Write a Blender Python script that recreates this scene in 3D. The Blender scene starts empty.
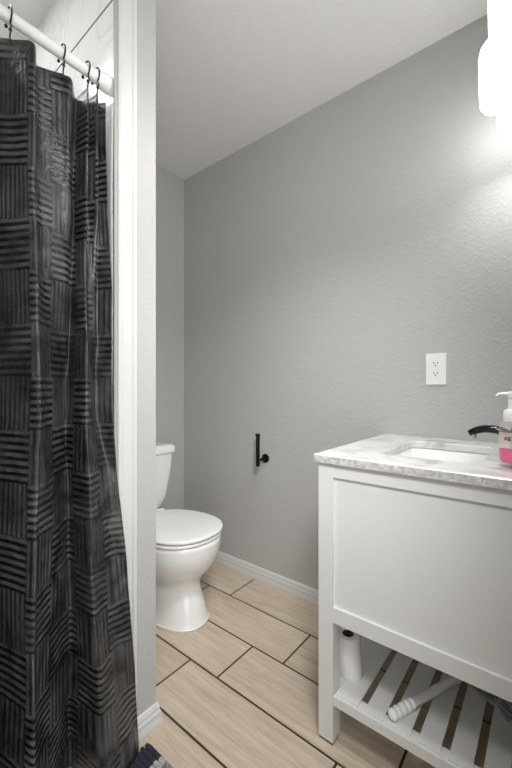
import bpy, bmesh, math, random
from mathutils import Vector, Matrix
random.seed(7)
PI = math.pi
S = bpy.context.scene
COL = S.collection
H = 1.065            # eye height
XL, XR = -1.887, 0.008      # wall behind the toilet, wall behind the vanity
YB, YF = 1.577, -0.98       # wall with the outlet, wall on the near side
ZC = 2.44
XP = -0.967                 # face of the partition / shower opening

# ------------------------------------------------------------------ camera
cd = bpy.data.cameras.new('camera'); cam = bpy.data.objects.new('camera', cd); COL.objects.link(cam)
cam.location = (0, 0, H); cam.rotation_euler = (PI/2, 0, math.radians(38.9))
cd.sensor_fit = 'AUTO'; cd.sensor_width = 36; cd.lens = 36*363/768; cd.shift_y = 3/768; cd.clip_start = 0.01
S.camera = cam
# ------------------------------------------------------------------ world, lights, exposure
w = bpy.data.worlds.new('world'); S.world = w; w.use_nodes = True
w.node_tree.nodes['Background'].inputs[0].default_value = (1, 1, 0.99, 1)
w.node_tree.nodes['Background'].inputs[1].default_value = 2.4
def area(name, loc, rot, sx, sy, power, col=(1, 1, .99)):
    l = bpy.data.lights.new(name, 'AREA'); l.shape = 'RECTANGLE'; l.size = sx; l.size_y = sy; l.energy = power; l.color = col
    o = bpy.data.objects.new(name, l); COL.objects.link(o); o.location = loc; o.rotation_euler = rot; return o
dl = area('doorway_fill', (-0.05, 0.30, 1.62), (0, 0, 0), .25, .25, 3.0)  # added soft fill beside the camera, not a lamp of the room
dl.rotation_euler = (Vector((-1.08, 1.577, .35))-dl.location).to_track_quat('-Z', 'Y').to_euler(); dl.data.spread = math.radians(84)
hl = area('doorway_high_fill', (-0.05, 0.38, 1.75), (0, 0, 0), .25, .25, 3.0)  # second added fill, lifts the upper walls of the toilet nook
hl.rotation_euler = (Vector((-1.6, 1.577, 2.0))-hl.location).to_track_quat('-Z', 'Y').to_euler(); hl.data.spread = math.radians(100)
cl = area('overhead_fill', (-0.30, 0.70, 2.42), (0, 0, 0), .3, .3, 4.2)  # added overhead fill for nook and floor, no ceiling fixture behind it
cl.rotation_euler = (Vector((-1.2, 1.1, 0))-cl.location).to_track_quat('-Z', 'Y').to_euler(); cl.data.spread = math.radians(80)
area('near_wall_fill', (-0.46, -0.95, 1.3), (math.radians(100), 0, 0), .85, 1.7, 3.5)  # added broad fill in front of a windowless wall
area('shower_fill', (-1.45, -0.1, 2.42), (0, 0, 0), .4, .8, 7)  # added fill that brightens the shower tile, no fitting there
LAMP = 6.2
BULB = .5
S.view_settings.view_transform = 'Standard'; S.view_settings.look = 'None'
S.view_settings.gamma = 1; S.view_settings.use_curve_mapping = False
S.view_settings.exposure = 0.1

# ------------------------------------------------------------------ material helpers
def mat(name, col, rough=.5, metal=0, **kw):
    m = bpy.data.materials.new(name); m.use_nodes = True
    b = m.node_tree.nodes['Principled BSDF']
    b.inputs['Base Color'].default_value = (*col, 1); b.inputs['Roughness'].default_value = rough
    b.inputs['Metallic'].default_value = metal
    for k, v in kw.items(): b.inputs[k.replace('_', ' ')].default_value = v
    return m
def N(m, t, **kw):
    n = m.node_tree.nodes.new(t)
    for k, v in kw.items(): setattr(n, k, v)
    return n
def L(m, a, b): m.node_tree.links.new(a, b)
def bsdf(m): return m.node_tree.nodes['Principled BSDF']
def math_(m, op, a, b=None, c=None):
    n = N(m, 'ShaderNodeMath', operation=op)
    for i, v in enumerate((a, b, c)):
        if v is None: continue
        if isinstance(v, (int, float)): n.inputs[i].default_value = v
        else: L(m, v, n.inputs[i])
    return n.outputs[0]
def coords(m, scale=(1, 1, 1), which='Object'):
    tc = N(m, 'ShaderNodeTexCoord'); mp = N(m, 'ShaderNodeMapping'); mp.inputs['Scale'].default_value = scale
    L(m, tc.outputs[which], mp.inputs[0]); return mp.outputs[0]
def noise(m, vec, scale, detail=3, rough=.5, dist=0):
    n = N(m, 'ShaderNodeTexNoise'); n.inputs['Scale'].default_value = scale; n.inputs['Detail'].default_value = detail
    n.inputs['Roughness'].default_value = rough; n.inputs['Distortion'].default_value = dist; L(m, vec, n.inputs['Vector']); return n.outputs['Fac']
def ramp(m, fac, stops):
    r = N(m, 'ShaderNodeValToRGB'); e = r.color_ramp.elements
    while len(e) < len(stops): e.new(.5)
    for i, (p, c) in enumerate(stops): e[i].position = p; e[i].color = (*c, 1)
    L(m, fac, r.inputs[0]); return r.outputs[0]
def bump(m, h, strength, dist):
    b = N(m, 'ShaderNodeBump'); b.inputs['Strength'].default_value = strength; b.inputs['Distance'].default_value = dist
    L(m, h, b.inputs['Height']); L(m, b.outputs[0], bsdf(m).inputs['Normal'])
def plaster(name, col, strength=.5, dist=.0012, scale=105):
    m = mat(name, col, .75); v = coords(m)
    f = noise(m, v, scale, 2, .5); f2 = ramp(m, f, [(.42, (0, 0, 0)), (.62, (1, 1, 1))])
    bump(m, f2, strength, dist); return m

M = {}
M['wall'] = plaster('grey_wall_paint', (.46, .455, .445))
M['ceil'] = plaster('ceiling_paint', (.80, .795, .78), .4, .0012, 90)
M['trim'] = mat('white_trim_paint', (.62, .62, .61), .35)
M['edge'] = mat('grey_edge_strip', (.35, .35, .35), .5)
M['vanity'] = mat('white_cabinet_paint', (.71, .71, .695), .4)
M['porcelain'] = mat('white_porcelain', (.86, .86, .85), .08, Coat_Weight=.5)
M['seat'] = mat('white_seat_plastic', (.85, .85, .84), .22)
M['black'] = mat('matte_black_metal', (.008, .008, .009), .3, .6)
M['dark'] = mat('dark_opening', (.01, .009, .008), .6)
M['blackchrome'] = mat('polished_black_metal', (.035, .035, .04), .12, 1)
M['chrome'] = mat('brushed_steel', (.55, .55, .56), .25, 1)
M['steel'] = mat('grey_tool_steel', (.42, .42, .43), .35, .5)
M['plastic'] = mat('white_plastic', (.84, .84, .83), .3)
M['paper'] = mat('white_paper', (.86, .85, .83), .9)
M['card'] = mat('brown_cardboard', (.10, .06, .045), .9)
M['rubber'] = mat('dark_glide', (.06, .05, .045), .7)
M['outlet'] = mat('outlet_plastic', (.82, .82, .80), .3)
M['glide'] = mat('grey_felt', (.12, .10, .09), .8)
# marble
m = mat('white_marble', (.8, .8, .8), .18); v = coords(m)
wv = noise(m, v, 7, 8, .62, 1.4)
c = ramp(m, wv, [(.28, (.42, .415, .40)), (.42, (.58, .575, .56)), (.50, (.69, .685, .675)), (.75, (.74, .74, .73))])
L(m, c, bsdf(m).inputs['Base Color']); M['marble'] = m
# marble edge shows more grey grain
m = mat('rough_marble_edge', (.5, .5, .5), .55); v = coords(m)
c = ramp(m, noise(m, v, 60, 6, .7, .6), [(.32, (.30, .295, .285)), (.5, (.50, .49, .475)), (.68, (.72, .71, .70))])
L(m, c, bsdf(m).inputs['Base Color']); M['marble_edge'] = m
# shower tile (marble look, joints along the wall)
m = mat('marble_look_tile', (.8, .8, .8), .15); v = coords(m)
sx = N(m, 'ShaderNodeSeparateXYZ'); L(m, v, sx.inputs[0])
f = math_(m, 'FRACT', math_(m, 'DIVIDE', math_(m, 'SUBTRACT', sx.outputs[2], 2.176-.305*8), .305))
g = math_(m, 'LESS_THAN', math_(m, 'ABSOLUTE', math_(m, 'SUBTRACT', math_(m, 'FRACT', math_(m, 'ADD', f, .5)), .5)), .012)
vein = ramp(m, noise(m, v, 2.2, 7, .6, 2.0), [(.46, (.83, .83, .82)), (.49, (.72, .72, .715)), (.52, (.84, .84, .83))])
mx = N(m, 'ShaderNodeMix', data_type='RGBA'); L(m, g, mx.inputs[0]); L(m, vein, mx.inputs[6]); mx.inputs[7].default_value = (.10, .10, .10, 1)
L(m, mx.outputs[2], bsdf(m).inputs['Base Color']); M['tile'] = m
# plank tile floor
m = mat('wood_look_plank_tile', (.4, .3, .2), .42)
v = coords(m, (1, 1, 1)); at = N(m, 'ShaderNodeAttribute', attribute_name='plank')
off = N(m, 'ShaderNodeVectorMath', operation='ADD'); L(m, v, off.inputs[0])
sc = N(m, 'ShaderNodeVectorMath', operation='SCALE'); L(m, at.outputs['Color'], sc.inputs[0]); sc.inputs['Scale'].default_value = 9.0
L(m, sc.outputs[0], off.inputs[1])
mp = N(m, 'ShaderNodeMapping'); mp.inputs['Scale'].default_value = (1.3, 17, 1); L(m, off.outputs[0], mp.inputs[0])
g1 = noise(m, mp.outputs[0], 3.0, 8, .62, .5)
mp2 = N(m, 'ShaderNodeMapping'); mp2.inputs['Scale'].default_value = (3, 75, 1); L(m, off.outputs[0], mp2.inputs[0])
g2 = noise(m, mp2.outputs[0], 4.0, 4, .6, 0)
gg = math_(m, 'ADD', math_(m, 'MULTIPLY', g1, .62), math_(m, 'MULTIPLY', g2, .38))
c = ramp(m, gg, [(.34, (.45, .35, .25)), (.5, (.59, .48, .36)), (.66, (.70, .59, .455))])
sr = N(m, 'ShaderNodeSeparateColor'); L(m, at.outputs['Color'], sr.inputs[0])
br = math_(m, 'ADD', math_(m, 'MULTIPLY', sr.outputs[0], .18), .90)
hs = N(m, 'ShaderNodeHueSaturation'); L(m, br, hs.inputs['Value']); L(m, c, hs.inputs['Color']); hs.inputs['Saturation'].default_value = .92
L(m, hs.outputs[0], bsdf(m).inputs['Base Color']); bump(m, gg, .12, .0012); M['plank'] = m
M['grout'] = mat('dark_brown_grout', (.045, .034, .026), .9)
# curtain: basket weave of satin ribs on black cloth
m = mat('black_basketweave_cloth', (.01, .01, .012), .35, 0)
uv = N(m, 'ShaderNodeUVMap'); s2 = N(m, 'ShaderNodeSeparateXYZ'); L(m, uv.outputs[0], s2.inputs[0])
U, V = s2.outputs[0], s2.outputs[1]
BU, BV = .105, .125
bu = math_(m, 'FLOOR', math_(m, 'DIVIDE', U, BU)); bv = math_(m, 'FLOOR', math_(m, 'DIVIDE', V, BV))
par = math_(m, 'GREATER_THAN', math_(m, 'FRACT', math_(m, 'MULTIPLY', math_(m, 'ADD', math_(m, 'ADD', bu, bv), 40), .5)), .25)
fu = math_(m, 'FRACT', math_(m, 'DIVIDE', U, BU/7)); fv = math_(m, 'FRACT', math_(m, 'DIVIDE', V, BV/7))
st = N(m, 'ShaderNodeMix', data_type='FLOAT'); L(m, par, st.inputs[0]); L(m, fu, st.inputs[2]); L(m, fv, st.inputs[3])
stq = ramp(m, st.outputs[0], [(.34, (0, 0, 0)), (.46, (1, 1, 1)), (.86, (1, 1, 1)), (.98, (0, 0, 0))])
msk = ramp(m, noise(m, coords(m, (1, 1, .6)), 6.5, 2, .5, .8), [(.38, (.35, .35, .35)), (.58, (1, 1, 1))])
stp = math_(m, 'ADD', math_(m, 'MULTIPLY', math_(m, 'MULTIPLY', math_(m, 'MULTIPLY', math_(m, 'SUBTRACT', stq, .42), 1.3), math_(m, 'ADD', math_(m, 'MULTIPLY', par, .42), .58)), msk), .38)
du = math_(m, 'FRACT', math_(m, 'MULTIPLY', U, 330)); dv = math_(m, 'FRACT', math_(m, 'MULTIPLY', V, 210))
dots = math_(m, 'MULTIPLY', math_(m, 'GREATER_THAN', du, .62), math_(m, 'GREATER_THAN', dv, .5))
cr = ramp(m, stp, [(0, (.006, .006, .007)), (1, (.080, .080, .082))])
mx = N(m, 'ShaderNodeMix', data_type='RGBA'); L(m, math_(m, 'MULTIPLY', dots, math_(m, 'SUBTRACT', .55, math_(m, 'MULTIPLY', par, .4))), mx.inputs[0]); L(m, cr, mx.inputs[6]); mx.inputs[7].default_value = (.09, .09, .092, 1)
var = ramp(m, noise(m, coords(m), 9, 3, .6, 1.0), [(.35, (.38, .38, .38)), (.65, (1.5, 1.5, 1.5))])
mv = N(m, 'ShaderNodeMix', data_type='RGBA', blend_type='MULTIPLY'); mv.inputs[0].default_value = 1; L(m, mx.outputs[2], mv.inputs[6]); L(m, var, mv.inputs[7])
L(m, mv.outputs[2], bsdf(m).inputs['Base Color'])
rr = N(m, 'ShaderNodeMapRange'); L(m, stp, rr.inputs[0]); rr.inputs[3].default_value = .27; rr.inputs[4].default_value = .36
L(m, rr.outputs[0], bsdf(m).inputs['Roughness'])
v = coords(m); cz = noise(m, v, 22, 4, .6, .6)
bump(m, math_(m, 'ADD', math_(m, 'MULTIPLY', stp, .5), math_(m, 'MULTIPLY', cz, 3.5)), .6, .0022)
bsdf(m).inputs['Sheen Weight'].default_value = .0
M['curtain'] = m
M['liner'] = mat('ivory_liner_plastic', (.74, .72, .68), .4, Transmission_Weight=.1)
# lamp glass: frosted glass lit from within
m = mat('lit_frosted_glass', (.9, .9, .88), .3); bsdf(m).inputs['Emission Color'].default_value = (1, .992, .975, 1); bsdf(m).inputs['Emission Strength'].default_value = LAMP
M['lamp'] = m
M['bottle'] = mat('clear_bottle_plastic', (.95, .88, .86), .06, Alpha=.15)
M['soap'] = mat('pink_liquid_soap', (.78, .02, .20), .15)
M['label'] = mat('blush_clear_label', (.86, .72, .66), .4, Alpha=.5)
M['ink'] = mat('black_label_ink', (.02, .02, .02), .5)

# ------------------------------------------------------------------ mesh helpers
def smooth(me, ang=35):
    for p in me.polygons: p.use_smooth = True
    try: me.set_sharp_from_angle(angle=math.radians(ang))
    except Exception: pass
def obj(name, bm, m, parent=None, sm=True, bev=0, seg=2):
    if bev:
        es = [e for e in bm.edges if len(e.link_faces) == 2 and e.calc_face_angle(0) > math.radians(40)]
        bmesh.ops.bevel(bm, geom=es, offset=bev, segments=seg, profile=.5, affect='EDGES', clamp_overlap=True)
    bmesh.ops.recalc_face_normals(bm, faces=bm.faces[:])
    me = bpy.data.meshes.new(name); bm.to_mesh(me); bm.free()
    ms = m if isinstance(m, (list, tuple)) else [m]
    for x in ms: me.materials.append(x)
    if sm: smooth(me)
    o = bpy.data.objects.new(name, me); COL.objects.link(o)
    if parent: o.parent = parent
    return o
def box(bm, x0, x1, y0, y1, z0, z1, mi=0):
    vs = [bm.verts.new((x, y, z)) for x in (x0, x1) for y in (y0, y1) for z in (z0, z1)]
    for f in ((0, 1, 3, 2), (4, 6, 7, 5), (0, 4, 5, 1), (2, 3, 7, 6), (0, 2, 6, 4), (1, 5, 7, 3)):
        bm.faces.new([vs[i] for i in f]).material_index = mi
    return vs
def B(*a):
    bm = bmesh.new(); box(bm, *a); return bm
def loft(bm, rings, cap0=True, cap1=True, mi=0):
    rs = [[bm.verts.new(p) for p in r] for r in rings]; n = len(rs[0])
    for a, b in zip(rs, rs[1:]):
        for i in range(n): bm.faces.new((a[i], a[(i+1) % n], b[(i+1) % n], b[i])).material_index = mi
    if cap0: bm.faces.new(list(reversed(rs[0]))).material_index = mi
    if cap1: bm.faces.new(rs[-1]).material_index = mi
    return rs
def lathe(bm, prof, c=(0, 0, 0), n=32, axis='Z', cap0=True, cap1=True, mi=0):
    rings = []
    for r, h in prof:
        ring = []
        for i in range(n):
            a = 2*PI*i/n; p = (r*math.cos(a), r*math.sin(a), h)
            if axis == 'X': p = (h, p[0], p[1])
            if axis == 'Y': p = (p[0], h, p[1])
            ring.append((c[0]+p[0], c[1]+p[1], c[2]+p[2]))
        rings.append(ring)
    loft(bm, rings, cap0, cap1, mi)
def tube(bm, pts, rad, n=12, flat=1.0, mi=0):
    pts = [Vector(p) for p in pts]; rings = []; up = None
    for i, p in enumerate(pts):
        t = (pts[min(i+1, len(pts)-1)]-pts[max(i-1, 0)]).normalized()
        if up is None: up = Vector((0, 0, 1)) if abs(t.z) < .9 else Vector((0, 1, 0))
        s = t.cross(up).normalized(); up = s.cross(t).normalized()
        r = rad[i] if isinstance(rad, (list, tuple)) else rad
        rings.append([p+s*(r*math.cos(2*PI*k/n))+up*(r*flat*math.sin(2*PI*k/n)) for k in range(n)])
    loft(bm, rings, mi=mi)
def sphere(bm, c, r, n=10):
    bmesh.ops.create_uvsphere(bm, u_segments=n, v_segments=n//2+2, radius=r, matrix=Matrix.Translation(c))
def catmull(P, k):
    out = []
    for i in range(len(P)-1):
        p0, p1, p2, p3 = P[max(i-1, 0)], P[i], P[i+1], P[min(i+2, len(P)-1)]
        for j in range(k):
            t = j/k
            out.append(tuple(.5*((2*b)+(-a+c)*t+(2*a-5*b+4*c-d)*t*t+(-a+3*b-3*c+d)*t**3) for a, b, c, d in zip(p0, p1, p2, p3)))
    out.append(tuple(P[-1])); return out
def tag(o, label, cat, group=None):
    o['label'] = label; o['category'] = cat
    if group: o['group'] = group
    return o
def thing(name, label, cat, loc, group=None):
    o = bpy.data.objects.new(name, None); COL.objects.link(o); o.location = loc; o.empty_display_size = .05
    return tag(o, label, cat, group)
def put(o, parent):      # geometry written in world coordinates goes under a thing that stands at its own base
    o.parent = parent; o.location = tuple(-c for c in parent.location); return o
def struct(name, bm, m, **kw):
    o = obj(name, bm, m, sm=kw.pop('sm', False), **kw); o['kind'] = 'structure'; return o
def structs(o): o['kind'] = 'structure'; return o

# ------------------------------------------------------------------ room shell
T = .12
struct('wall_back', B(XL-T, XR+T, YB, YB+T, 0, ZC), M['wall'])
struct('wall_left', B(XL-T, XL, YF-T, YB, 0, ZC), M['wall'])
struct('wall_front', B(XL, XR+T, YF-T, YF, 0, ZC), M['wall'])
bm = bmesh.new(); box(bm, XR, XR+T, .46, YB, 0, ZC); box(bm, XR, XR+T, YF, -.40, 0, ZC); box(bm, XR, XR+T, -.40, .46, 2.06, ZC)
struct('wall_right', bm, M['wall'])
struct('wall_partition', B(XL, XP, .564, .694, 0, ZC), M['wall'], bev=.003)
struct('ceiling', B(XL-T, XR+T, YF-T, YB+T, ZC, ZC+.1), M['ceil'])
# shower lining
struct('wall_shower_end', B(XL+.012, XP+.002, .552, .5635, 0, ZC), M['tile'])
struct('wall_shower_back', B(XL+.0005, XL+.012, YF+.012, .552, 0, ZC), M['tile'])
struct('wall_shower_near', B(XL+.0005, XP, YF+.0005, YF+.012, 0, ZC), M['tile'])
struct('trim_1', B(XP+.0022, XP+.008, .549, .560, .0, ZC), M['edge'])
# casing around the shower opening: stepped profile swept up
def casing(bm, y0, y1, x, z0, z1, sgn=1):
    w_ = y1-y0; prof = [(0, 0), (0, .010), (.10, .014), (.22, .014), (.27, .010), (.70, .012), (.76, .017), (.93, .018), (1, .013), (1, 0)]
    ring = [(x+sgn*d, y0+w_*t) for t, d in prof]
    loft(bm, [[(a, b, z0) for a, b in ring], [(a, b, z1) for a, b in ring]])
bm = bmesh.new(); casing(bm, .5605, .619, XP, 0, ZC); struct('trim_2', bm, M['trim'])
# doorway lining and casing around the camera's doorway
bm = bmesh.new(); box(bm, XR-.004, XR+T+.004, .455, .472, 0, 2.06); box(bm, XR-.004, XR+T+.004, -.412, -.395, 0, 2.06); box(bm, XR-.004, XR+T+.004, -.395, .455, 2.045, 2.062)
struct('door_1', bm, M['trim'])
bm = bmesh.new(); box(bm, XR-.012, XR, .46, .52, 0, 2.12); box(bm, XR-.012, XR, -.46, -.40, 0, 2.12); box(bm, XR-.012, XR, -.40, .46, 2.06, 2.12)
struct('trim_3', bm, M['trim'], bev=.002)
# baseboards
BP = [(0, 0), (.015, 0), (.015, .012), (.012, .030), (.0125, .040), (.009, .048), (.009, .056), (.005, .066), (0, .068)]
def baseboard(name, ax, at_, sgn, a0, a1, m0=0, m1=0):
    """ax = axis the board runs along; at_ = wall plane; sgn = way it sticks out; m = mitre (+1 grows with depth)"""
    bm = bmesh.new(); r = []
    for a, mt in ((a0, -m0), (a1, m1)):
        r.append([((a+mt*d, at_+sgn*d, z) if ax == 'X' else (at_+sgn*d, a+mt*d, z)) for d, z in BP])
    loft(bm, r); return struct(name, bm, M['trim'])
baseboard('baseboard_back', 'X', YB, -1, XL, XR, 0, 0)
baseboard('baseboard_left', 'Y', XL, 1, .694, YB)
baseboard('baseboard_partition_end', 'Y', XP, 1, .6195, .694, 0, 1)
baseboard('baseboard_partition_side', 'X', .694, 1, XL, XP, 0, 1)
baseboard('baseboard_front', 'X', YF, 1, XP, XR)
# floor: plank tiles on dark grout
bm = bmesh.new(); lay = bm.loops.layers.color.new('plank')
box(bm, XL-T, 1.6, YF-T, YB+T, -.06, -.0018, 1)
rows = []; y = 1.360
joints = {0: -1.27, 1: -.797, 2: -.947, 3: -1.090}
G = .0040
k = 0; yy = 1.360+.2075
while yy > YF-.1:
    y0, y1 = max(yy-.2075, YF), min(yy, YB)
    j = joints.get(k, -1.09+[.31, .12, .46, .22, .02][k % 5])
    while j > XL: j -= .622
    while j < 1.2:
        x0, x1 = max(j, XL), min(j+.622, 1.2)
        if x1-x0 > .02 and y1-y0 > .01:
            n0 = len(bm.faces); vs = box(bm, x0+G, x1-G, y0+G, y1-G, -.01, 0)
            bm.faces.ensure_lookup_table(); c4 = (random.random(), random.random(), random.random(), 1)
            for f in bm.faces[n0:]:
                for l in f.loops: l[lay] = c4
        j += .622
    yy -= .2075; k += 1
struct('floor', bm, [M['plank'], M['grout']])

# ------------------------------------------------------------------ shower curtain
HZ = 1.892
def left_part(amp, xc):      # folds out of the frame to the left
    out = []; y = -.72; s = 1
    while y < .20: out.append((y, xc+s*amp)); y += .055; s = -s
    return out
top = left_part(.018, -1.0) + [(.245, -1.025), (.30, -1.0), (.339, -.955), (.362, -1.0), (.378, -1.012), (.424, -1.0), (.444, -.990), (.474, -1.035), (.482, -1.02), (.489, -.990), (.503, -1.03), (.516, -.990), (.524, -1.018), (.537, -.985)]
mid = left_part(.035, -.985) + [(.268, -1.07), (.300, -1.0), (.331, -.918), (.348, -.928), (.372, -.958), (.410, -.994), (.436, -1.018), (.449, -1.02), (.453, -.968), (.460, -.944), (.480, -.962), (.503, -.985), (.518, -.985), (.541, -.952)]
bot = left_part(.045, -.965) + [(.255, -1.10), (.284, -1.01), (.304, -.885), (.318, -.898), (.350, -.925), (.395, -.965), (.440, -1.015), (.462, -1.03), (.472, -.965), (.480, -.898), (.505, -.890), (.545, -.900), (.585, -.910), (.612, -.925)]
def curtain_mesh(rows_=110, k=9):
    bm = bmesh.new(); uvl = bm.loops.layers.uv.new('UVMap')
    cm = catmull(mid, k); cu = [0]
    for a, b in zip(cm, cm[1:]): cu.append(cu[-1]+math.hypot(a[0]-b[0], a[1]-b[1]))
    tot = cu[-1]; grid = []
    hooks = [i*k for i, p in enumerate(top)]
    ct, cb = catmull(top, k), catmull(bot, k)
    nL = len(left_part(.018, -1.0))
    pins = [HOOK_I+nL for HOOK_I in (1, 5, 9, 11)]
    pins = [-1] + list(range(1, nL, 2)) + pins
    for r in range(rows_+1):
        t = r/rows_; z = HZ*(1-t)+.012*t
        zz = []
        for i in range(len(cm)):
            if z > 1.0:
                s = (HZ-z)/(HZ-1.0); s = s*s*(3-2*s)*.5+s*.5; a, b = ct[i], cm[i]
            else:
                s = (1.0-z)/(1.0-.012); a, b = cm[i], cb[i]
            y = a[0]*(1-s)+b[0]*s; x = a[1]*(1-s)+b[1]*s
            ww = math.sin(z*7+i*.11)*.006+math.sin(z*17+i*.27)*.0025+math.sin(z*41+i*.5)*.0008
            x += ww*min(1, (HZ-z)*3)
            x += .004*math.exp(-((z-.955)/.006)**2) - .003*math.exp(-((z-.967)/.008)**2)
            # top hem sags a little between hooks
            ci = i/k; dpin = min(abs(ci-p) for p in pins)
            sag = .008*min(dpin, 2)*math.exp(-(HZ-z)*12)
            zz.append((bm.verts.new((x, y, z-sag)), tot-cu[i], z))
        grid.append(zz)
    for a, b in zip(grid, grid[1:]):
        for i in range(len(a)-1):
            q = (a[i], a[i+1], b[i+1], b[i]); f = bm.faces.new([v_[0] for v_ in q])
            for l, v_ in zip(f.loops, q): l[uvl].uv = (v_[1]+.04, v_[2]+.035+.10*0)
    return bm
bm = curtain_mesh(); o = obj('shower_curtain', bm, M['curtain'])
for p in o.data.polygons: p.use_smooth = True
md = o.modifiers.new('thickness', 'SOLIDIFY'); md.thickness = .0012; md.offset = 0
tag(o, 'black shower curtain with a grey basket-weave stripe pattern hanging in folds from white rod', 'shower curtain')
# liner behind it
def sheet(P0, P1, z0, z1, rows_=40, k=6):
    bm = bmesh.new(); a, b = catmull(P0, k), catmull(P1, k); g = []
    for r in range(rows_+1):
        t = r/rows_; g.append([bm.verts.new((p[1]*(1-t)+q[1]*t+.002*math.sin(t*20+i*.5), p[0]*(1-t)+q[0]*t, z0+(z1-z0)*t)) for i, (p, q) in enumerate(zip(a, b))])
    for a, b in zip(g, g[1:]):
        for i in range(len(a)-1): bm.faces.new((a[i], a[i+1], b[i+1], b[i]))
    return bm
lt = [(.10, -1.11), (.20, -1.10), (.29, -1.115), (.36, -1.10), (.424, -1.105), (.455, -1.11), (.485, -1.115), (.512, -1.11), (.542, -1.07), (.5497, -.966)]
lb = [(.10, -1.14), (.20, -1.145), (.29, -1.15), (.36, -1.13), (.424, -1.135), (.455, -1.13), (.485, -1.125), (.512, -1.12), (.542, -1.07), (.5497, -.975)]
o = obj('shower_liner', sheet(lt, lb, 1.875, .06), M['liner']); md = o.modifiers.new('thickness', 'SOLIDIFY'); md.thickness = .001
for p in o.data.polygons: p.use_smooth = True
tag(o, 'ivory shower curtain liner hanging behind the black curtain', 'curtain liner')
# rod
RX, RZ, RR = -1.0, 1.945, .0145
t = thing('curtain_rod', 'white shower curtain rod fixed to the tiled shower wall', 'curtain rod', (RX, .552, RZ))
bm = bmesh.new(); lathe(bm, [(RR, YF+.014), (RR, .546)], (RX, 0, RZ), 28, 'Y'); put(obj('rod', bm, M['plastic']), t)
bm = bmesh.new(); lathe(bm, [(.0155, .500), (.0175, .505), (.0175, .520), (.024, .538), (.024, .5515)], (RX, 0, RZ), 28, 'Y'); put(obj('end_flange', bm, M['plastic']), t)
bm = bmesh.new(); lathe(bm, [(.024, YF+.0125), (.024, YF+.026), (.0175, YF+.045), (.0175, YF+.06), (.0155, YF+.065)], (RX, 0, RZ), 28, 'Y'); put(obj('end_flange', bm, M['plastic']), t)
# hooks
def hook_parts(root):
    bm = bmesh.new(); P = []
    for i in range(19):
        a = math.radians(200-i*14.5); P.append((.0215*math.cos(a)*.95, 0, .0215*math.sin(a)+.001))
    P += [(.016, 0, -.030), (.009, 0, -.044), (.006, 0, -.056), (.002, 0, -.064), (-.004, 0, -.066), (-.009, 0, -.060)]
    tube(bm, P, .0020, 8); o = obj('wire_ring', bm, M['blackchrome'], root)
    for c in ((-.006, 0, .0205), (-.0205, 0, -.008), (.010, 0, -.036), (-.009, 0, -.0575)):
        bm = bmesh.new(); sphere(bm, c, .0042, 10); obj('bead', bm, M['blackchrome'], root)
hk = [(.303, 'steel curtain hook with beads, leftmost and nearest on the white rod'), (.424, 'steel curtain hook with beads, second from the left on the white rod'),
      (.489, 'steel curtain hook with beads, third from the left on the white rod'), (.516, 'steel curtain hook with beads, last one beside the rod end')]
root0 = thing('curtain_hook', hk[0][1], 'curtain hook', (RX, hk[0][0], RZ), 'hooks on the shower curtain rod'); hook_parts(root0)
for y, lab in hk[1:]:
    r = root0.copy(); COL.objects.link(r); r.location = (RX, y, RZ); r['label'] = lab
    for ch in list(root0.children):
        c_ = ch.copy(); COL.objects.link(c_); c_.parent = r

# ------------------------------------------------------------------ toilet
TY = 1.097
def egg(xf, xb, hw, z, n=48, cy=TY, mid_=.42, pw=2.0):
    cx = xf-(xf-xb)*mid_; out = []
    for i in range(n):
        a = 2*PI*i/n; c_, s_ = math.cos(a), math.sin(a)
        e = 2/pw
        xx = math.copysign(abs(c_)**e, c_); ys = math.copysign(abs(s_)**e, s_)
        out.append((cx+(xf-cx if c_ > 0 else cx-xb)*xx, cy+hw*ys, z))
    return out
t = thing('toilet', 'white two-piece toilet with closed lid in the nook behind the partition', 'toilet', (-1.5, TY, 0))
bm = bmesh.new()
sec = [(0, -1.190, -1.74, .118, 2.3), (.012, -1.184, -1.74, .122, 2.3), (.022, -1.190, -1.74, .118, 2.3), (.09, -1.204, -1.735, .112, 2.2), (.15, -1.224, -1.73, .110, 2.1), (.185, -1.222, -1.72, .118, 2.05),
       (.215, -1.202, -1.70, .138, 2), (.25, -1.170, -1.67, .162, 2), (.29, -1.144, -1.65, .178, 2), (.33, -1.130, -1.64, .187, 2), (.365, -1.125, -1.64, .190, 2), (.385, -1.125, -1.64, .190, 2), (.394, -1.130, -1.64, .185, 2)]
P = catmull([(a, b, c_, d, e) for a, b, c_, d, e in sec], 3)
loft(bm, [egg(p[1]-.008-.010*min(1, p[0]/.3), p[2], p[3]*(.985+.06*max(0, 1-p[0]/.1)), p[0]*.978, pw=p[4]) for p in P]); put(obj('bowl', bm, M['porcelain']), t)
bm = bmesh.new(); box(bm, -1.82, -1.60, TY-.13, TY+.13, .27, .387); put(obj('tank_shelf', bm, M['porcelain'], bev=.03, seg=5), t)
def slab(name, xf, xb, hw, z0, z1, m, edge=.006, crown=0):
    bm = bmesh.new(); R = []
    for q in range(5):
        a = PI/2*q/4; R.append(egg(xf-edge+edge*math.sin(a), xb+edge-edge*math.sin(a), hw-edge+edge*math.sin(a), z0+edge*(1-math.cos(a)), pw=2.15))
    for q in range(5):
        a = PI/2*q/4; R.append(egg(xf-edge+edge*math.cos(a), xb+edge-edge*math.cos(a), hw-edge+edge*math.cos(a), z1-edge+edge*math.sin(a), pw=2.15))
    if crown:
        for s_, dz in ((.82, .6), (.55, .9), (.2, 1.0)):
            R.append(egg(xf-.06*(1-s_)*4*.9, xb+.06*(1-s_)*4*.9, hw*s_, z1+crown*dz, pw=2.1))
    loft(bm, R); return put(obj(name, bm, m), t)
slab('seat_ring', -1.146, -1.585, .183, .388, .403, M['seat'])
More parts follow.
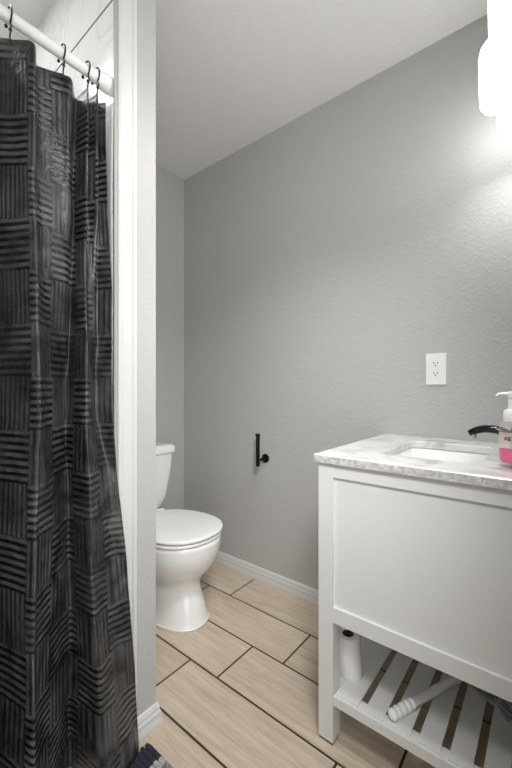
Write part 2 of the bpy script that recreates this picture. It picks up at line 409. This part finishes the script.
lid_ = slab('lid', -1.142, -1.59, .185, .4065, .424, M['seat'], .008, .004)
for s_ in (-1, 1):
    bm = bmesh.new(); lathe(bm, [(.012, s_*.075-.022), (.012, s_*.075+.022)], (-1.60, TY, .410), 16, 'Y'); put(obj('hinge', bm, M['seat']), t)
def rr(x0, x1, hw, z, r, n=6, cy=TY):
    out = []
    for cx, cy_, a0 in ((x1-r, cy+hw-r, 0), (x0+r, cy+hw-r, PI/2), (x0+r, cy-hw+r, PI), (x1-r, cy-hw+r, 1.5*PI)):
        for i in range(n+1):
            a = a0+PI/2*i/n; out.append((cx+r*math.cos(a), cy_+r*math.sin(a), z))
    return out
bm = bmesh.new(); loft(bm, [rr(-1.865, -1.700, .165, .382, .05), rr(-1.87, -1.690, .185, .398, .05), rr(-1.875, -1.683, .205, .45, .045), rr(-1.878, -1.672, .228, .60, .04), rr(-1.878, -1.668, .236, .692, .04)])
tank = put(obj('tank', bm, M['porcelain']), t)
bm = bmesh.new(); loft(bm, [rr(-1.883, -1.663, .241, .692, .042), rr(-1.885, -1.657, .247, .697, .045), rr(-1.885, -1.657, .247, .722, .045), rr(-1.883, -1.661, .243, .731, .044), rr(-1.877, -1.671, .233, .7375, .04), rr(-1.85, -1.70, .20, .740, .03)])
put(obj('tank_lid', bm, M['porcelain']), t)
bm = bmesh.new(); lathe(bm, [(.010, 0), (.010, .014), (.006, .018)], (-1.676, TY-.17, .64), 14, 'X'); tube(bm, [(-1.659, TY-.17, .64), (-1.656, TY-.14, .638), (-1.655, TY-.105, .632)], [.006, .005, .006], 8)
put(obj('flush_handle', bm, M['chrome']), t)

# ------------------------------------------------------------------ toilet paper holder
HX = -1.192; WX = -1.204
t = thing('toilet_paper_holder', 'empty black upright toilet paper holder on the grey wall', 'paper holder', (WX, YB, .676))
bm = bmesh.new(); lathe(bm, [(.0, 0), (.024, 0), (.024, -.006), (.020, -.009), (.010, -.012), (.0085, -.034), (.0, -.034)][1:6], (WX, YB, .676), 24, 'Y'); put(obj('wall_rosette', bm, M['black']), t)
bm = bmesh.new(); tube(bm, [(WX, YB-.025, .676), (WX, YB-.055, .674), (WX-.001, YB-.075, .668)], .0062, 12); put(obj('arm', bm, M['black']), t)
bm = bmesh.new(); lathe(bm, [(.0095, .646), (.0104, .648), (.0104, .805)], (HX-.005, YB-.078, 0), 20); put(obj('post', bm, M['black']), t)
bm = bmesh.new(); lathe(bm, [(.0104, .805), (.0135, .809), (.0135, .816), (.011, .818)], (HX-.005, YB-.078, 0), 20); put(obj('post_cap', bm, M['black']), t)

# ------------------------------------------------------------------ wall outlet
OX, OZ = -.350, 1.137
t = thing('wall_outlet', 'white double electrical outlet on the grey wall above the marble counter', 'outlet', (OX, YB, OZ))
bm = B(OX-.0365, OX+.0365, YB-.006, YB, OZ-.062, OZ+.062); put(obj('cover_plate', bm, M['outlet'], bev=.0025), t)
for s_ in (1, -1):
    zc = OZ+s_*.0195
    bm = bmesh.new(); loft(bm, [[(OX+.0165*max(-1, min(1, 1.25*math.cos(a))), yy_, zc+.0145*math.sin(a)) for a in [2*PI*i/28 for i in range(28)]] for yy_ in (YB-.0055, YB-.0072)])
    r_ = put(obj('receptacle', bm, M['outlet']), t)
    bm = bmesh.new(); box(bm, OX-.0075, OX-.0050, YB-.0076, YB-.007, zc-.001, zc+.008); box(bm, OX+.0050, OX+.0075, YB-.0076, YB-.007, zc-.001, zc+.007)
    lathe(bm, [(.0026, -.0076), (.0026, -.007)], (OX, YB, zc-.0065), 10, 'Y')
    s2_ = obj('slot', bm, M['dark'], r_)
bm = bmesh.new(); lathe(bm, [(.0025, -.0072), (.003, -.0058)], (OX, YB, OZ), 12, 'Y'); put(obj('screw', bm, M['plastic']), t)

# ------------------------------------------------------------------ vanity cabinet
VX0, VX1, VY0, VY1 = -.546, .004, .980, 1.560
LW = .048; VT = .838
t = thing('vanity_cabinet', 'white painted bathroom vanity cabinet with recessed side panel and open slatted shelf', 'vanity cabinet', (-.27, 1.27, 0))
for x0, y0 in ((VX0, VY0), (VX0, VY1-LW), (VX1-LW, VY0), (VX1-LW, VY1-LW)):
    l = put(obj('leg', B(x0, x0+LW, y0, y0+LW, .008, VT), M['vanity'], bev=.0015), t)
    obj('glide', B(x0+.002, x0+LW-.002, y0+.002, y0+LW-.002, 0, .008), M['glide'], l)
RL, RH = .411, .797
def side(y0, y1, yp, nm):
    put(obj('side_rail', B(VX0+LW, VX1-LW, y0, y1, RH, VT), M['vanity'], bev=.0012), t)
    put(obj('side_rail', B(VX0+LW, VX1-LW, y0, y1, .366, RL), M['vanity'], bev=.0012), t)
    put(obj(nm, B(VX0+LW, VX1-LW, yp, yp+.008, RL-.004, RH+.004), M['vanity']), t)
side(VY0+.001, VY0+.020, VY0+.009, 'side_panel')
side(VY1-.020, VY1-.001, VY1-.016, 'side_panel')
put(obj('front_rail', B(VX0+.002, VX0+.022, VY0+LW, VY1-LW, RH+.012, VT), M['vanity'], bev=.0012), t)
put(obj('front_rail', B(VX0+.002, VX0+.022, VY0+LW, VY1-LW, .366, RL), M['vanity'], bev=.0012), t)
for a, b, hs_ in ((VY0+LW+.002, 1.269, 1.245), (1.271, VY1-LW-.002, 1.295)):
    bm = bmesh.new(); s_ = .045; z0, z1 = RL+.003, RH+.009; xa, xb = VX0+.001, VX0+.019
    box(bm, xa, xb, a, b, z0, z0+s_); box(bm, xa, xb, a, b, z1-s_, z1); box(bm, xa, xb, a, a+s_, z0+s_, z1-s_); box(bm, xa, xb, b-s_, b, z0+s_, z1-s_); box(bm, xa+.007, xb-.003, a+s_, b-s_, z0+s_, z1-s_)
    d = put(obj('door', bm, M['vanity']), t)
    bm = bmesh.new(); lathe(bm, [(.004, -.012), (.004, .0)], (xa, hs_, .70), 12, 'X'); lathe(bm, [(.006, -.020), (.011, -.016), (.011, -.012), (.005, -.010)], (xa, hs_, .70), 16, 'X')
    k_ = obj('knob', bm, M['black'], d)
put(obj('back_panel', B(VX1-.02, VX1-.008, VY0+LW, VY1-LW, .366, VT), M['vanity']), t)
put(obj('cabinet_floor', B(VX0+.022, VX1-.02, VY0+.02, VY1-.02, .372, .388), M['vanity']), t)
for q in ((VX0+LW, VX1-LW, VY0+.004, VY0+.043), (VX0+LW, VX1-LW, VY1-.043, VY1-.004), (VX0+.004, VX0+LW+.001, VY0+LW, VY1-LW), (VX1-LW-.001, VX1-.004, VY0+LW, VY1-LW)):
    put(obj('shelf_rail', B(*q, .118, .1455 if q[2] != VY0+LW else .1495), M['vanity'], bev=.001), t)
bm = bmesh.new()
for i in range(8):
    xe = -.427+.0712*(i)
    xs = xe-.0512
    if i == 0: xs = VX0+LW+.002
    xe = min(xe, VX1-LW-.001)
    box(bm, xs, xe, VY0+.012, VY1-.012, .1457, .1500)
put(obj('slatted_shelf', bm, M['vanity'], bev=.0012), t)

# ------------------------------------------------------------------ marble top with basin
CX0, CX1, CY0, CY1, CZ0, CZ1 = -.556, .006, .968, 1.5765, .838, .863
t = thing('marble_countertop', 'white and grey marble vanity countertop with built-in rectangular sink', 'countertop', (-.275, 1.272, CZ0))
SX0, SX1, SY0, SY1, SR = -.400, -.140, 1.10, 1.44, .035
def rrect(x0, x1, y0, y1, r, n=8):
    out = []
    for cx, cy, a0 in ((x1-r, y1-r, 0), (x0+r, y1-r, PI/2), (x0+r, y0+r, PI), (x1-r, y0+r, 1.5*PI)):
        for i in range(n+1):
            a = a0+PI/2*i/n; out.append((cx+r*math.cos(a), cy+r*math.sin(a)))
    return out
inner = rrect(SX0, SX1, SY0, SY1, SR); n8 = 9
corn = [(CX1, CY1), (CX0, CY1), (CX0, CY0), (CX1, CY0)]
def outer_of():
    out = []
    for q in range(4):
        pts = inner[q*n8:(q+1)*n8]
        for i, p in enumerate(pts):
            if i == n8//2: out.append(corn[q])
            else:
                first = i < n8//2
                horiz = (q in (0, 2)) == first       # touches the x wall or the y wall
                if horiz: out.append((corn[q][0], p[1]))
                else: out.append((p[0], corn[q][1]))
    return out
outer = outer_of()
e = .003
bm = bmesh.new()
def shrink(pts, d): return [(min(max(x, CX0+d), CX1-d), min(max(y, CY0+d), CY1-d)) for x, y in pts]
def z_(pts, z): return [(x, y, z) for x, y in pts]
ri = rrect(SX0-.002, SX1+.002, SY0-.002, SY1+.002, SR+.002)
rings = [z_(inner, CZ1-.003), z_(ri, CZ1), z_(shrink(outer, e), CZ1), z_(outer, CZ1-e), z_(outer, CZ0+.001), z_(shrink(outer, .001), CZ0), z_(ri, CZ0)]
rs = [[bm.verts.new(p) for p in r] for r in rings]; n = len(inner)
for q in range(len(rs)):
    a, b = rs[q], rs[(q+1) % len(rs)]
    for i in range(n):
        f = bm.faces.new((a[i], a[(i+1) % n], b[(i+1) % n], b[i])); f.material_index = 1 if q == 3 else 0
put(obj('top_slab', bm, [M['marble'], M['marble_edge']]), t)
bm = bmesh.new(); R = []
for d, z, r in ((-.020, CZ0-.002, SR+.02), (-.004, CZ0-.002, SR), (.0, CZ0-.006, SR), (.006, .80, SR), (.014, .755, SR), (.026, .735, SR*.8), (.05, .727, SR*.6), (.10, .722, .02)):
    R.append(z_(rrect(SX0+d, SX1-d, SY0+d, SY1-d, max(r, .01)), z))
loft(bm, R, cap0=False)
bs = obj('sink_basin', bm, M['porcelain']); md = bs.modifiers.new('thickness', 'SOLIDIFY'); md.thickness = .006; md.offset = -1; put(bs, t)
bm = bmesh.new(); lathe(bm, [(.021, .7225), (.021, .7245), (.015, .7255)], (-.27, 1.27, 0), 20); obj('drain', bm, M['chrome'], bs)

# ------------------------------------------------------------------ faucet
t = thing('faucet', 'polished black arched sink faucet at the back of the marble counter', 'faucet', (-.068, 1.27, CZ1))
bm = bmesh.new(); lathe(bm, [(.026, .8632), (.026, .867), (.021, .872), (.0185, .895), (.0175, .93), (.018, .945), (.012, .952)], (-.068, 1.27, 0), 24); put(obj('body', bm, M['blackchrome']), t)
P = catmull([(-.066, 1.27, .905), (-.090, 1.27, .926), (-.115, 1.27, .9385), (-.143, 1.27, .9405), (-.168, 1.27, .935), (-.188, 1.27, .924)], 5)
bm = bmesh.new(); tube(bm, P, [.0165-.005*i/len(P) for i in range(len(P))], 16, .85); put(obj('spout', bm, M['blackchrome']), t)
bm = bmesh.new(); lathe(bm, [(.0085, .9110), (.0095, .913), (.0095, .926)], (-.179, 1.27, 0), 16); put(obj('aerator', bm, M['chrome']), t)
bm = bmesh.new(); tube(bm, [(-.066, 1.27, .950), (-.060, 1.27, .966), (-.035, 1.27, .985), (-.016, 1.27, .992)], [.009, .007, .006, .0055], 12); put(obj('lever_handle', bm, M['blackchrome']), t)

# ------------------------------------------------------------------ soap bottle
BX, BY = -.067, 1.120
t = thing('soap_bottle', 'clear pump bottle of pink hand soap on the marble counter beside faucet', 'soap bottle', (BX, BY, CZ1))
def orr(r, z): return [(BX+r*1.0*math.cos(a), BY+r*1.0*math.sin(a), z) for a in [2*PI*i/36 for i in range(36)]]
bm = bmesh.new(); loft(bm, [orr(r, z) for r, z in ((.030, CZ1+.0005), (.0345, CZ1+.004), (.0350, CZ1+.012), (.0345, .93), (.0345, .958), (.031, .970), (.024, .978), (.0215, .984))]); put(obj('bottle_body', bm, M['bottle']), t)
bm = bmesh.new(); loft(bm, [orr(r, z) for r, z in ((.027, CZ1+.012), (.031, CZ1+.015), (.0325, CZ1+.022), (.0325, .908))]); put(obj('liquid_soap', bm, M['soap']), t)
bm = bmesh.new(); rs_ = .0352; A = [math.radians(a) for a in range(205, 321, 5)]
vs0 = [bm.verts.new((BX+rs_*math.cos(a), BY+rs_*math.sin(a), .912)) for a in A]; vs1 = [bm.verts.new((BX+rs_*math.cos(a), BY+rs_*math.sin(a), .952)) for a in A]
for i in range(len(A)-1): bm.faces.new((vs0[i], vs0[i+1], vs1[i+1], vs1[i]))
lb_ = put(obj('label_band', bm, M['label']), t)
def letters(txt, size, ang, z, parent):
    for i, ch in enumerate(txt):
        cu_ = bpy.data.curves.new('lettering', 'FONT'); cu_.body = ch; cu_.size = size; cu_.extrude = .0002; cu_.align_x = 'CENTER'; cu_.offset = .0004
        to = bpy.data.objects.new('tmp', cu_); COL.objects.link(to); dg = bpy.context.evaluated_depsgraph_get()
        me = bpy.data.meshes.new_from_object(to.evaluated_get(dg)); bpy.data.objects.remove(to)
        a = math.radians(ang+i*12)
        me.transform(Matrix.Translation((BX+.0358*math.cos(a), BY+.0358*math.sin(a), z)) @ Matrix.Rotation(a+PI/2, 4, 'Z') @ Matrix.Rotation(PI/2, 4, 'X'))
        me.materials.clear(); me.materials.append(M['ink'])
        o_ = bpy.data.objects.new('lettering', me); COL.objects.link(o_); o_.parent = parent
letters('AS', .013, 244, .933, lb_)
bm = bmesh.new(); lathe(bm, [(.0235, .978), (.0245, .980), (.0245, 1.000), (.022, 1.006), (.015, 1.010), (.0135, 1.024), (.0135, 1.036)], (BX, BY, 0), 28); put(obj('pump_collar', bm, M['plastic']), t)
bm = bmesh.new(); lathe(bm, [(.0105, 1.036), (.0145, 1.038), (.0155, 1.050), (.013, 1.054)], (BX, BY, 0), 24); dx, dy = -.62, .78*0-.15
tube(bm, [(BX, BY, 1.047), (BX-.024, BY-.004, 1.048), (BX-.034, BY-.006, 1.047), (BX-.038, BY-.006, 1.042)], [.0075, .0058, .0045, .004], 12, .7); put(obj('pump_head', bm, M['plastic']), t)

# ------------------------------------------------------------------ things on the shelf
SZ = .1500
t = thing('paper_roll', 'narrow white paper roll standing upright on the slatted shelf by the leg', 'paper roll', (-.497, 1.093, SZ))
bm = bmesh.new(); c0 = (-.495, 1.096, 0); lean = -.07
R = []
for r, z in ((.0175, SZ+.0005), (.036, SZ+.0005), (.0375, SZ+.003), (.0375, SZ+.115), (.0335, SZ+.122), (.0185, SZ+.122), (.0175, SZ+.120)):
    R.append([(c0[0]+lean*(z-SZ)+r*math.cos(2*PI*i/32), c0[1]+r*math.sin(2*PI*i/32), z) for i in range(32)])
R.append(R[0]); loft(bm, R, False, False); bmesh.ops.remove_doubles(bm, verts=bm.verts[:], dist=1e-6); put(obj('paper', bm, M['paper']), t)
bm = bmesh.new(); loft(bm, [[(c0[0]+lean*(z-SZ)+r*math.cos(2*PI*i/24), c0[1]+r*math.sin(2*PI*i/24), z) for i in range(24)] for r, z in ((.0174, SZ+.001), (.0174, SZ+.1215), (.0160, SZ+.1215), (.0160, SZ+.001))], False, False); put(obj('cardboard_core', bm, M['card']), t)
# ribbed tube
a0 = Vector((-.338, 1.004, SZ+.0152)); a1 = Vector((-.166, 1.385, SZ+.0145)); dr = (a1-a0).normalized(); Lg = (a1-a0).length
bm = bmesh.new(); pts, rad = [], []
prof = [(0, .005), (.002, .0105), (.007, .0148), (.013, .0148), (.017, .0100), (.021, .0100), (.025, .0150), (.032, .0150), (.036, .0103), (.040, .0103), (.044, .0150), (.051, .0150), (.055, .0106), (.059, .0106), (.063, .0148), (.070, .0148), (.074, .0112), (.078, .0112), (.082, .0142), (.088, .0142), (.092, .0122), (.20, .0122), (Lg-.02, .0122), (Lg-.018, .014), (Lg, .014)]
for s_, r in prof: pts.append(a0+dr*s_); rad.append(r)
tube(bm, pts, rad, 24); o = obj('plastic_tube', bm, M['plastic']); tag(o, 'white plastic tube with ribbed end lying across the slatted shelf', 'tube')
# pliers
t = thing('pliers', 'grey steel pliers lying on the slatted shelf at the right edge of the photo', 'pliers', (-.108, 1.248, SZ))
def flatbar(bm, P, W, z0, z1):
    rings = []
    for i, p in enumerate(P):
        a = Vector(P[max(i-1, 0)]); b = Vector(P[min(i+1, len(P)-1)]); d = (b-a).normalized(); nrm = Vector((-d.y, d.x)); w_ = W[i]
        q0 = Vector(p)+nrm*w_; q1 = Vector(p)-nrm*w_
        rings.append([(q0.x, q0.y, z0), (q0.x, q0.y, z1), (q1.x, q1.y, z1), (q1.x, q1.y, z0)])
    loft(bm, rings)
bm = bmesh.new(); flatbar(bm, [(-.085, 1.205), (-.096, 1.225), (-.108, 1.248), (-.145, 1.258), (-.182, 1.275), (-.156, 1.33), (-.132, 1.38)], [.005, .009, .013, .011, .009, .009, .008], SZ+.001, SZ+.009)
put(obj('lower_arm', bm, M['steel'], bev=.0015), t)
bm = bmesh.new(); flatbar(bm, [(-.066, 1.212), (-.086, 1.228), (-.108, 1.248), (-.118, 1.275), (-.112, 1.30), (-.100, 1.345), (-.092, 1.38)], [.005, .009, .013, .011, .009, .009, .008], SZ+.0095, SZ+.017)
put(obj('upper_arm', bm, M['steel'], bev=.0015), t)
bm = bmesh.new(); lathe(bm, [(.009, SZ+.017), (.009, SZ+.021), (.006, SZ+.023)], (-.108, 1.248, 0), 20); put(obj('pivot_bolt', bm, M['chrome']), t)

# ------------------------------------------------------------------ vanity light
t = thing('vanity_light', 'three-shade vanity wall light with glowing white glass shades at top right', 'wall light', (XR, 1.26, 2.12))
put(obj('wall_plate', B(-.014, XR-.0005, 1.18, 1.34, 2.065, 2.175), M['chrome'], bev=.004), t)
bm = bmesh.new(); tube(bm, [(-.056, 1.05, 2.12), (-.080, 1.12, 2.12), (-.102, 1.19, 2.12), (-.110, 1.26, 2.12), (-.106, 1.33, 2.12), (-.094, 1.40, 2.12), (-.072, 1.47, 2.12)], .008, 12); tube(bm, [(-.014, 1.26, 2.12), (-.119, 1.26, 2.12)], .008, 12)
put(obj('curved_bar', bm, M['chrome']), t)
for x, y in ((-.066, 1.08), (-.110, 1.26), (-.082, 1.44)):
    bm = bmesh.new(); lathe(bm, [(.009, 2.12), (.02, 2.105), (.022, 2.074), (.02, 2.070)], (x, y, 0), 20); sk = put(obj('socket', bm, M['chrome']), t)
    bm = bmesh.new(); lathe(bm, [(.022, 2.072), (.038, 2.067), (.049, 2.052), (.0535, 2.030), (.0530, 1.97), (.0510, 1.91), (.049, 1.892), (.041, 1.880), (.030, 1.876)], (x, y, 0), 32)
    sh = obj('glass_shade', bm, M['lamp'], sk)
    bl = bpy.data.lights.new('bulb_light', 'AREA'); bl.shape = 'DISK'; bl.size = .05; bl.energy = BULB; bl.spread = math.radians(150); bl.color = (1, .992, .975)
    bo = bpy.data.objects.new('bulb_light', bl); COL.objects.link(bo); bo.location = (x, y, 1.872)

# ------------------------------------------------------------------ bath mat: ribs across bands of colour
bm = bmesh.new(); MX0, MX1, MY1, MY0 = -.930, -.36, .640, -.20
NAVY, LGREY, MGREY = 0, 1, 2
bands = [(-.930, -.862, 0), (-.862, -.835, 1), (-.835, -.800, 2), (-.800, -.765, 1), (-.765, -.700, 0), (-.700, -.670, 1), (-.670, -.62, 2), (-.62, -.59, 1), (-.59, -.52, 0), (-.52, -.49, 1), (-.49, -.43, 2), (-.43, -.36, 0)]
nr = 0; y = MY1; pitch = .0155
while y > MY0:
    for x0, x1, c_ in bands:
        jx = random.uniform(-.0035, .0035) if x0 > MX0 else random.uniform(0, .004); rings = []
        xs_ = [x0+jx+(x1-x0-.0005)*i/4 for i in range(5)]
        for x in xs_:
            rx = .0084+random.uniform(-.0006, .0006); rz = .0058+random.uniform(-.0008, .0008)
            if x == xs_[0] and x0 == MX0: rx *= .7; rz *= .7
            rings.append([(x, y-pitch/2+rx*math.cos(2*PI*k/8), .0066+rz*math.sin(2*PI*k/8)) for k in range(8)])
        loft(bm, rings, mi=c_)
    y -= pitch
def yarn(name, col):
    m = mat(name, col, .95); v = coords(m); bump(m, noise(m, v, 260, 3, .6), .9, .003)
    c_ = ramp(m, noise(m, v, 180, 2), [(.3, tuple(x*.6 for x in col)), (.7, tuple(min(1, x*1.25) for x in col))]); L(m, c_, bsdf(m).inputs['Base Color']); return m
o = obj('bath_mat', bm, [yarn('navy_yarn', (.022, .026, .042)), yarn('light_grey_yarn', (.42, .41, .38)), yarn('grey_yarn', (.22, .21, .21))])
tag(o, 'navy and grey ribbed woven bath mat on the floor below the shower curtain', 'bath mat')
